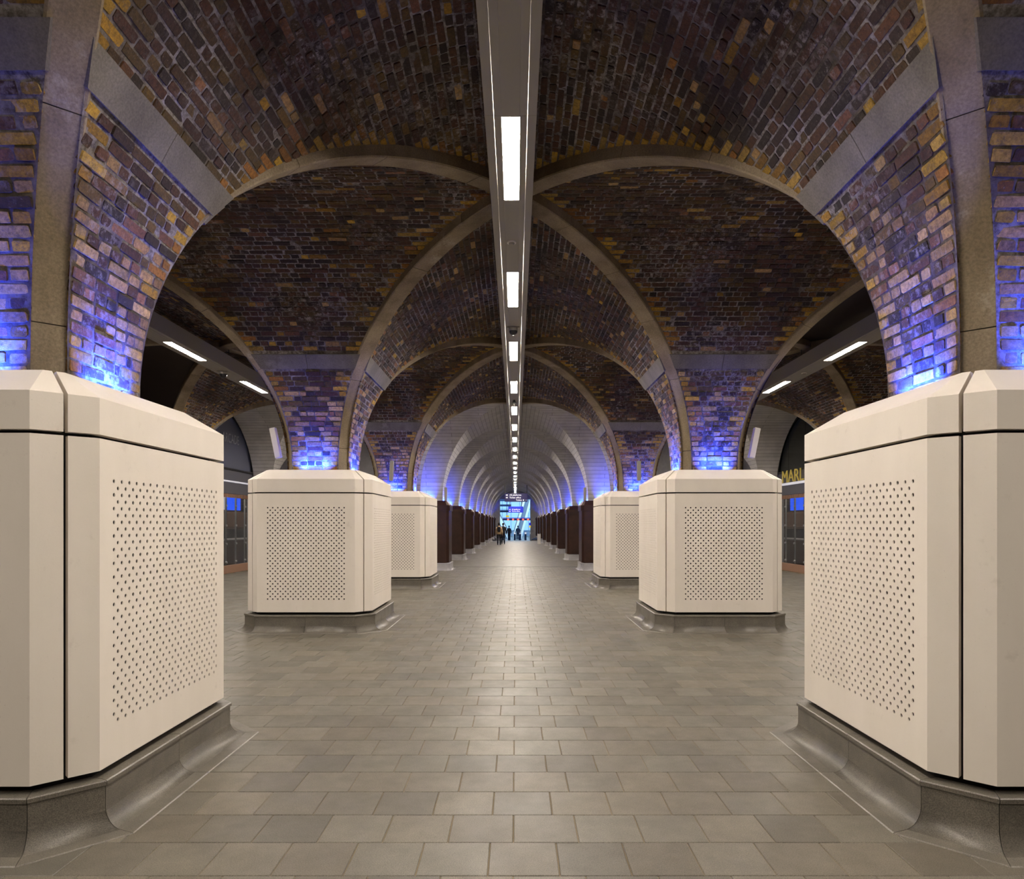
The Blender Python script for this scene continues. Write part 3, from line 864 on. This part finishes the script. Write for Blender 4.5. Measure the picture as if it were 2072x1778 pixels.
# ------------------------------------------------------------------ shopfronts in the third bay
def text_mesh(txt, size, mat, name, parent, loc, rot, extrude=0.01, align='LEFT', sx=1.0, bold=0.0):
    cu = bpy.data.curves.new(name, 'FONT'); cu.body = txt; cu.size = size; cu.extrude = extrude; cu.align_x = align; cu.offset = bold
    cu.resolution_u = 4
    tmp = bpy.data.objects.new(name+'_tmp', cu); col.objects.link(tmp)
    me = bpy.data.meshes.new_from_object(tmp.evaluated_get(bpy.context.evaluated_depsgraph_get()))
    bpy.data.objects.remove(tmp); me.materials.clear(); me.materials.append(mat)
    o = link_mesh(name, me, parent, loc); o.rotation_euler = rot; o.scale = (sx,1,1)
    return o
def shop(sx):
    """local frame: x outwards (behind the glass), y along the wall, front plane at x=0"""
    left = sx < 0
    root = empty('shopfront', (sx*9.30, CY[3]+0.30, 0))
    tag(root, 'glazed shopfront under a dark %s fanlight, %s' % (('slate-blue','lettered ARCADE') if left else ('black','with gold capital letters')), 'shopfront')
    a = 3.0; o_ = sx
    # wall with the arch: spandrel and jambs in concrete
    n = 32; base = 3.40; top = 5.6
    vs = []; fs = []
    pts = [(-a,base)] + [(-a*math.cos(math.pi*i/n), base+1.95*math.sin(math.pi*i/n)) for i in range(1,n)] + [(a,base)]
    s = MB()
    for i in range(len(pts)-1):
        (y0,z0),(y1,z1) = pts[i], pts[i+1]
        s.add([(0,y0,z0),(0,y1,z1),(0,y1,top),(0,y0,top),(o_*.12,y0,z0),(o_*.12,y1,z1)], [(0,1,2,3),(0,4,5,1)])
    s.box(*sorted((0,o_*.3)), a, 7.0, 0, top); s.box(*sorted((0,o_*.3)), -3.75, -a, 0, top)
    s.build('surround', M['conc'], root)
    # fanlight in panes
    yb = [-a, -2.1, -0.7, 0.7, 2.1, a]
    for i in range(5):
        ys_ = np.linspace(yb[i]+0.006, yb[i+1]-0.006, 9)
        zt = [base+0.02+1.93*math.sqrt(max(0, 1-(y/a)**2)) for y in ys_]
        vs = [(o_*.10,y,base+0.02) for y in ys_]+[(o_*.10,y,z) for y, z in zip(ys_, zt)]
        vs += [(o_*.12,v[1],v[2]) for v in vs]
        fs = [(k,k+1,10+k,9+k) for k in range(8)]+[(18+k,18+k+1,28+k,27+k) for k in range(8)]
        m_ = MB(); m_.add(vs, fs); m_.build('pane', M['fanl'] if left else M['fanr'], root)
    s = MB(); m = 24
    for i in range(m):
        t0, t1 = math.pi*i/m, math.pi*(i+1)/m
        p0 = (o_*.07,-a*.985*math.cos(t0), base+1.93*math.sin(t0)); p1 = (o_*.07,-a*.985*math.cos(t1), base+1.93*math.sin(t1))
        s.tube(p0,p1,0.04,n=6)
    s.box(*sorted((o_*.03,o_*.11)), -a, a, base-0.03, base+0.03)
    s.build('fanlight_frame', M['black'], root)
    s = MB(); s.bbox(*sorted((o_*.06,o_*.14)), -a, a, 2.60, base-0.03, 0.006); s.build('fascia', M['fascia'], root)
    s = MB()
    for i in range(60): s.box(*sorted((o_*.05,o_*.12)), -a+0.104*i, -a+0.104*i+0.06, 2.47, 2.59)
    s.build('grille', M['tanb'], root)['kind'] = 'stuff'
    s = MB(); s.bbox(*sorted((o_*.0,o_*.06)), 0.1, a-0.55, 2.97 if left else 2.93, 3.02 if left else 3.01, 0.004); s.build('strip_lamp', M['striplt'], root)
    # glazing: panes, fins, fittings
    ge = [-a,-2.35,-1.57,-0.78,0.0,0.78,1.57,2.35,a]
    for i in range(8):
        s = MB(); s.box(*sorted((o_*.08,o_*.092)), ge[i]+.004, ge[i+1]-.004, 0.26, 2.46); s.build('glass_pane', M['glass'], root)
    for y in ge[1:-1]:
        s = MB(); s.box(*sorted((o_*.095,o_*.15)), y-.006, y+.006, 0.26, 2.46); f_ = s.build('glass_fin', M['metal'], root)
        s = MB()
        for z in (0.35,0.95,1.55,2.2): s.tube((o_*.07,y,z),(o_*.12,y,z),0.035,n=10)
        s.build('fitting', M['metal'], f_)
    s = MB(); s.bbox(*sorted((0,o_*.14)), -a, a, 0.0, 0.25, 0.006); s.build('base_rail', M['tanb'], root)
    # interior
    s = MB(); s.box(*sorted((o_*2.6,o_*2.7)), -3.4, 9.6, 0, 2.9); s.box(*sorted((o_*.4,o_*2.7)), -3.5,-3.4,0,2.9); s.box(*sorted((o_*.4,o_*2.7)),9.6,9.7,0,2.9)
    s.box(*sorted((o_*.4,o_*2.7)), -3.5,9.7,2.82,2.9); s.build('interior', M['counter'], root)
    for y0, y1, mt in ((5.4,6.5,'striplt'),(6.7,8.0,'screen'),(3.9,5.2,'screen'),(0.6,1.9,'screen')):
        s = MB(); s.bbox(*sorted((o_*2.50,o_*2.58)), y0,y1,2.18,2.72,0.01); s.build('screen', M[mt], root)
    s = MB(); s.bbox(*sorted((o_*1.5,o_*2.1)), -2.5,9.0,0.0,0.98,0.02); s.build('counter', M['brownc'], root)
    s = MB(); s.bbox(*sorted((o_*1.35,o_*2.15)), -2.6,9.1,0.98,1.03,0.008); s.build('counter_top', M['conc'], root)
    s = MB(); s.bbox(*sorted((o_*2.0,o_*2.45)), -1.0,9.2,1.40,2.10,0.08); s.build('bulkhead', M['brownc'], root)
    ld = bpy.data.lights.new('shop_fill', 'AREA'); ld.shape = 'RECTANGLE'; ld.size = 0.5; ld.size_y = 11; ld.energy = 60; ld.color = (1.0,0.85,0.7)  # lamp added to brighten the dark shop interior, no fitting modelled
    lo = bpy.data.objects.new('shop_fill', ld); col.objects.link(lo); lo.parent = root; lo.location = (o_*1.2, 3.0, 2.80)
    rot = (math.pi/2, 0, math.pi/2) if left else (math.pi/2, 0, -math.pi/2)
    if left:
        text_mesh('ARCADE', 0.43, M['letter'], 'lettering', root, (o_*.095-sx*0.02, 0.42, 4.27), rot, 0.004, sx=0.80)
    else:
        text_mesh('MARL', 0.60, M['gold'], 'lettering', root, (-0.01, 2.42, 3.02), rot, 0.01, sx=1.22)
    return root
shop(-1); shop(1)

# ------------------------------------------------------------------ wall speakers
def speaker(x, y, z, ry, label, cable=False, s=1.0, mat='speaker'):
    root = empty('column_speaker', (x,y,z)); root.rotation_euler = (0, ry, 0); tag(root, label, 'speaker', 'column speakers hung above the pier caps')
    m = MB(); m.bbox(-0.05*s,0.05*s,-0.045,0.045,-0.25*s,0.25*s,0.008); m.build('cabinet', M[mat], root)
    m = MB(); m.bbox(-0.043*s,0.043*s,-0.050,-0.0455,-0.24*s,0.24*s,0.002); m.build('grille', M['grey' if mat == 'speaker' else mat], root)
    m = MB(); m.bbox(-0.015,0.015,0.04,0.16,0.10,0.13,0.003); m.bbox(-0.015,0.015,0.04,0.16,-0.13,-0.10,0.003); m.build('bracket', M['black'], root)
    if cable:
        m = MB(); pts = [(0,0.0,-0.25),(0.02,0.0,-0.32),(0.055,0,-0.40),(0.06,0,-0.48),(0.04,0,-0.53)]
        for i in range(4): m.tube(pts[i], pts[i+1], 0.006, n=6)
        m.build('cable', M['whitep'], root)
speaker(-3.10, PY[3]-0.74, 2.93, 0.05, 'column speaker coloured as backlit, in front of the third pier on the left', True)
speaker(3.10, PY[3]-0.74, 2.93, -0.0, 'column speaker coloured as backlit, in front of the third pier on the right', True)
speaker(-3.93, PY[2]+0.1, 2.93, -0.20, 'tall column speaker coloured as lit, leaning on the aisle side of the second left pier', mat='whitep')  # lit speaker copy, lamp brightness put into the paler colour
speaker(3.93, PY[2]+0.1, 2.93, 0.20, 'tall column speaker coloured as lit, leaning on the aisle side of the second right pier', mat='whitep')
speaker(-2.42, PY[4]-0.45, 2.62, 0.0, 'small column speaker in the same shaded tone, above the first brown pier on the left')
speaker(2.42, PY[4]-0.45, 2.62, 0.0, 'small column speaker in the same shaded tone, above the first brown pier on the right')

# ------------------------------------------------------------------ hanging signs
def sign(x, y, z0, z1, w, mat, label, rows, rods, ztop=5.3):
    root = empty('hanging_sign', (x,y,z0)); tag(root, label, 'sign', 'hanging direction signs')
    m = MB(); m.bbox(-w/2,w/2,-0.06,0.06,0,z1-z0,0.01); m.build('sign_board', mat, root)
    for (txt, tx, tz, sz, al) in rows: text_mesh(txt, sz, M['white'], 'lettering', root, (tx,-0.066,tz), (math.pi/2,0,0), 0.004, al, bold=0.002)
    m = MB()
    for (px_, pz, sz) in [(r[1]-(0.17 if r[4]=='LEFT' else -0.11), r[2]+0.05, r[3]*0.62) for r in rows]:
        m.box(px_-sz*.42,px_+sz*.42,-0.068,-0.061,pz-sz*.42,pz+sz*.42)
    for (px_, pz) in [(-w/2+0.1 if r[4]=='LEFT' else w/2-0.1, r[2]+0.05) for r in rows]: m.box(px_-.02,px_+.02,-0.068,-0.061,pz-.02,pz+.02)
    m.build('pictogram', M['white'], root)
    for rx in rods:
        m = MB(); m.box(rx-.03,rx+.03,-.03,.03,z1-z0,ztop-z0); m.build('hanger', M['black'], root)
sign(0.04, 50.0, 3.20, 3.80, 1.64, M['navy'], 'dark navy hanging sign reading All platforms, Ticket office and Toilets',
     [('All platforms',-0.48,0.43,0.165,'LEFT'),('Ticket office',-0.48,0.245,0.165,'LEFT'),('Toilets',0.42,0.07,0.155,'RIGHT')], (-0.80,0.78), 4.40)
sign(0.02, 72.0, 2.78, 3.42, 1.56, M['blue'], 'bright blue hanging sign farther down the tunnel, All platforms and Ticket office',
     [('All platforms',-0.42,0.28,0.17,'LEFT'),('Ticket office',-0.42,0.09,0.17,'LEFT')], (-0.6,0.6), 4.4)

# ------------------------------------------------------------------ concourse beyond the tunnel
wallbox('wall_end_left', 'grey concrete jamb left of the tunnel mouth', M['conc'], -4.25,-1.80,80.0,80.8,-0.4,5.6)
wallbox('wall_end_right', 'grey concrete jamb right of the tunnel mouth', M['conc'], 1.72,4.25,80.0,80.8,-0.4,5.6)
wallbox('wall_end_top', 'lintel over the tunnel mouth', M['conc'], -1.80,1.72,80.0,80.8,4.45,5.6)
wallbox('wall_hall_left', 'side wall of the concourse', M['hallw'], -8.2,-8.0,80.8,112,-0.4,8)
wallbox('wall_hall_right', 'right side wall of the concourse', M['hallw'], 8.0,8.2,80.8,112,-0.4,8)
wallbox('wall_hall_far', 'pale far wall of the concourse', M['hallw'], -8.2,8.2,111.8,112,-0.4,8)
wallbox('ceiling_hall', 'ceiling of the concourse', M['hallw'], -8.2,8.2,80.8,112,7.9,8.1)
wd = empty('window_1', (0,111.5,0)); tag(wd, 'tall daylit glazing at the back of the concourse', kind='structure')
for i in range(9):
    for j in range(4):
        m = MB(); m.box(-6.3+1.4*i, -6.3+1.4*i+1.32, 0, 0.1, 0.6+1.7*j, 0.6+1.7*j+1.6); m.build('pane', M['skyl'], wd)
def area(name, loc, rot, sx, sy, c, e):
    ld = bpy.data.lights.new(name, 'AREA'); ld.shape = 'RECTANGLE'; ld.size = sx; ld.size_y = sy; ld.color = c; ld.energy = e
    o = bpy.data.objects.new(name, ld); col.objects.link(o); o.location = loc; o.rotation_euler = rot; return o
area('concourse_daylight', (0,95,7.8), (0,0,0), 12, 24, (0.45,0.70,1.0), 3800)
def escalator(x, w, flip, label, rz=-0.16):
    root = empty('escalator', (x,92,-0.35), rz); tag(root, label, 'escalator', 'escalators in the concourse')
    d = 1 if not flip else -1
    m = MB()
    def slab(y0,z0,y1,z1,xa,xb,t,mi=0):
        m.add([(xa,y0,z0),(xb,y0,z0),(xb,y1,z1),(xa,y1,z1),(xa,y0,z0+t),(xb,y0,z0+t),(xb,y1,z1+t),(xa,y1,z1+t)],
              [(0,3,2,1),(4,5,6,7),(0,1,5,4),(2,3,7,6),(0,4,7,3),(1,2,6,5)], mi)
    slab(0,0,11,6.2,-w/2,w/2,0.15); m.build('steps', M['escd'], root)
    for s_ in (-1,1):
        m = MB(); slab(-0.6,0.0,11,6.5,s_*w/2-.08,s_*w/2+.08,1.0); m.build('balustrade', M['esc'], root)
        m = MB(); slab(-0.7,1.0,11,7.5,s_*w/2-.06,s_*w/2+.06,.08); m.build('handrail', M['black'], root)
escalator(0.35,0.9,False,'middle escalator rising beyond the ticket gates')
escalator(2.6,0.9,False,'right-hand escalator rising beyond the ticket gates')
escalator(-1.6,0.9,False,'left-hand escalator rising beyond the ticket gates', 0.30)
for i in range(3):
    root = empty('roof_beam', (-1.6,100-6*i,5.0-0.9*i)); tag(root, ('upper','middle','lower')[i]+' dark beam crossing the left of the concourse', 'beam', 'dark beams in the concourse')
    m = MB(); m.bbox(-1.4,1.0,-.15,.15,0,.16,0.01); m.bbox(-1.4,1.0,-.08,.08,-.12,0,0.01); m.build('girder', M['bcloth'], root)
# red display gantry
root = empty('display_gantry', (0.35,86,2.05)); tag(root, 'dark gantry of red displays over the ticket gates', 'sign')
m = MB(); m.bbox(-1.95,1.75,-.1,.1,0,.24,.01); m.box(-1.5,-1.44,-.03,.03,.2,5.85); m.box(1.44,1.5,-.03,.03,.2,5.85); m.build('gantry_box', M['navy'], root)
for i in range(5): m = MB(); m.bbox(-1.28+.62*i-.1,-1.28+.62*i+.1,-.13,-.10,.03,.20,.01); m.build('red_display', M['red'], root)
m = MB(); m.bbox(-1.95,1.75,-.12,.12,.26,.34,.01); m.build('top_strip', M['blue'], root)
root = empty('yellow_sign', (-0.98,84,2.42)); tag(root, 'small yellow hanging sign left of the red displays', 'sign')
m = MB(); m.bbox(-.2,.2,-.04,.04,0,.22,.01); m.build('sign_board', M['yellow'], root)
m = MB(); m.box(-.02,.02,-.02,.02,.2,5.48); m.build('hanger', M['black'], root)
for i, x in enumerate((-1.45,-0.75,-0.1,0.55,1.2,1.85)):
    root = empty('ticket_gate', (x,84.5,-.35)); tag(root, 'blue-grey ticket gate, %s from the left in the row' % ('first','second','third','fourth','fifth','sixth')[i], 'ticket gate', 'ticket gates in the concourse')
    m = MB(); m.bbox(-.12,.12,-.8,.8,0,1.0,.03); m.build('body', M['bcloth'], root)
    m = MB(); m.bbox(-.10,.10,-.84,-.80,.75,.95,.01); m.build('reader', M['white'], root)
    m = MB(); m.bbox(.12,.30,-.02,.02,.25,.95,.01); m.build('flap', M['glass'], root)
root = empty('poster_stand', (1.63,79.2,-.3)); tag(root, 'blue and yellow notices by the right edge of the tunnel mouth', 'notice')
m = MB(); m.bbox(-.1,.1,-.03,.03,1.75,2.05,.005); m.build('blue_notice', M['blue'], root)
m = MB(); m.bbox(-.1,.1,-.03,.03,1.5,1.7,.005); m.build('yellow_notice', M['yellow'], root)
m = MB(); m.bbox(-.02,.02,.0,.04,0,1.9,.003); m.build('post', M['metal'], root)
root = empty('pavement_cleaner', (1.95,70,0.0)); tag(root, 'low dark object lying at the right wall near the tunnel mouth', 'equipment')
m = MB(); m.bbox(-.35,.1,-.4,.2,0.0,.12,.03); m.bbox(-.15,.3,-.1,.5,.0,.2,.04); m.build('body', M['bcloth'], root)
m = MB(); m.tube((-.3,-.3,.1),(.25,.3,.28),.02,n=8); m.build('handle', M['black'], root)
root = empty('white_post', (1.86,55.0,0)); tag(root, 'low white post standing in front of the right-hand brown piers', 'post')
m = MB(); m.bbox(-.13,.13,-.10,.10,0,.80,.01); m.build('body', M['whitep'], root)
m = MB(); m.bbox(-.12,-.04,-.05,.05,.80,.83,.005); m.bbox(.06,.10,-.04,.04,.80,.86,.004); m.build('cap', M['whitep'], root)

# ------------------------------------------------------------------ people
def skinned(name, joints, edges, mat, parent, root_i=0, sub=1):
    me = bpy.data.meshes.new(name); me.from_pydata([j[0] for j in joints], edges, [])
    me.materials.append(mat); o = link_mesh(name, me, parent)
    me.skin_vertices or me.skin_vertices.new() if hasattr(me.skin_vertices, 'new') else None
    sk = o.modifiers.new('skin', 'SKIN')
    if not me.skin_vertices:
        bpy.context.view_layer.objects.active = o
    for i, j in enumerate(joints):
        d = me.skin_vertices[0].data[i]; r = j[1] if isinstance(j[1], tuple) else (j[1], j[1]); d.radius = r; d.use_root = (i == root_i)
    sk.use_smooth_shade = True
    sb = o.modifiers.new('sub', 'SUBSURF'); sb.levels = sub; sb.render_levels = sub
    return o
def person(x, y, z, rz, label, top, legs, stride=0.14, h=1.0, pack=None, coat=1.0):
    root = empty('person', (x,y,z), rz); root.scale = (h,h,h); tag(root, label, 'person')
    J = [((0,0,.93),(.12,.09)),((0,0,1.12),(.11,.08)),((0,0,1.32),(.13,.09)),((0,0,1.46),(.05,.05)),((0,.01,1.53),(.055,.06)),((0,.02,1.62),(.078,.092)),((0,.02,1.70),(.06,.075))]
    E = [(0,1),(1,2),(2,3),(3,4),(4,5),(5,6)]
    for s_ in (-1,1):
        b = len(J); st = stride*s_
        J += [((.09*s_,0,.88),.085),((.095*s_,st*.6+.03,.50),.058),((.10*s_,st*1.1-.04,.09),.038),((.10*s_,st*1.1+.10,.03),.032)]
        E += [(0,b),(b,b+1),(b+1,b+2),(b+2,b+3)]
        b = len(J)
        J += [((.165*s_,0,1.38),.048),((.235*s_,-st*.4,1.12),.038),((.26*s_,-st*.9+.05,.87),.026),((.265*s_,-st*.9+.06,.80),(.02,.032))]
        E += [(2,b),(b,b+1),(b+1,b+2),(b+2,b+3)]
        for f in range(4):
            k = len(J); yy = -st*.9+.06+(f-1.5)*.019; ln = (.065,.078,.072,.055)[f]
            J += [((.268*s_,yy,.755),.0085),((.262*s_,yy+.006,.755-ln*.55),.0075),((.250*s_,yy+.01,.755-ln),.0065)]
            E += [(b+3,k),(k,k+1),(k+1,k+2)]
        k = len(J); J += [((.255*s_,-st*.9+.105,.785),.009),((.250*s_,-st*.9+.118,.75),.0075)]; E += [(b+3,k),(k,k+1)]
    skinned('body', J, E, M['skin'], root)
    # face
    m = MB(); m.dome((0,.115,1.615),.014,.02,8,3); m.box(-.012,.012,.10,.125,1.60,1.625); m.build('nose', M['skin'], root)
    # hair
    m = MB(); bm = bmesh.new(); bmesh.ops.create_uvsphere(bm, u_segments=14, v_segments=10, radius=1)
    for v in bm.verts: v.co = Vector((v.co.x*.092, v.co.y*.108-.012, v.co.z*.115+1.655 if v.co.z > -0.3 else v.co.z*.10+1.655))
    m.bm(bm); m.build('hair', M['hair'], root, smooth=True)
    # jacket and trousers follow the body a little outside it
    def loft(m, rings, n=14):
        vs = []
        for (cx, cy, cz, rx, ry) in rings:
            for k in range(n): t = 2*math.pi*k/n; vs.append((cx+rx*math.cos(t), cy+ry*math.sin(t), cz))
        fs = [(q*n+k, q*n+(k+1)%n, (q+1)*n+(k+1)%n, (q+1)*n+k) for q in range(len(rings)-1) for k in range(n)]
        fs += [tuple(range(n))[::-1], tuple(range((len(rings)-1)*n, len(rings)*n))]
        m.add(vs, fs)
    m = MB(); lo = 0.98-0.16*coat
    loft(m, [(0,0,lo,.185,.145),(0,0,lo+.10,.185,.14),(0,0,1.12,.175,.135),(0,0,1.28,.195,.145),(0,0,1.38,.195,.135),(0,0,1.44,.15,.11),(0,0.005,1.49,.075,.075)])
    for s_ in (-1,1):
        st = stride*s_
        for p0, p1, r0, r1 in (((.165*s_,0,1.395),(.235*s_,-st*.4,1.13),.068,.056),((.235*s_,-st*.4,1.13),(.258*s_,-st*.85+.04,.86),.056,.044)): m.tube(p0, p1, r0, r1, n=10)
    m.build('jacket', top, root, smooth=True)
    m = MB(); loft(m, [(0,0,.80,.165,.125),(0,0,.90,.17,.13),(0,0,.99,.155,.12)])
    for s_ in (-1,1):
        st = stride*s_
        for p0, p1, r0, r1 in (((.085*s_,0,.86),(.095*s_,st*.6+.03,.50),.095,.072),((.095*s_,st*.6+.03,.50),(.10*s_,st*1.1-.03,.09),.072,.055)): m.tube(p0, p1, r0, r1, n=10)
    m.build('trousers', legs, root, smooth=True)
    for s_ in (-1,1):
        m = MB(); yy = stride*s_*1.1; m.bbox(.10*s_-.05,.10*s_+.05,yy-.11,yy+.17,0,.09,.03); m.build('shoe', M['black'], root)
    if pack:
        m = MB(); m.bbox(-.13,.13,-.27,-.13,1.02,1.42,.05); m.build('backpack', pack, root)
        for s_ in (-1,1): m = MB(); m.tube((.10*s_,-.14,1.40),(.09*s_,-.02,1.50),.015,n=6); m.build('strap', pack, root)
person(-1.27, 53.5, 0, 0.0, 'person in a tan jacket with a small dark backpack walking away', M['tan'], M['dcloth'], 0.12, 0.97, M['dcloth'], 0.9)
person(-0.99, 55.5, 0, 0.0, 'person in dark clothes half hidden beside the tan jacket', M['dcloth'], M['dcloth'], -0.12, 0.96)
person(-0.78, 83.0, -.35, 0.0, 'person all in black walking ahead between the signs', M['dcloth'], M['dcloth'], 0.14, 1.0)
person(0.28, 83.0, -.35, 0.0, 'person in blue clothes in front of the ticket gates', M['bcloth'], M['bcloth'], -0.10, 1.0)
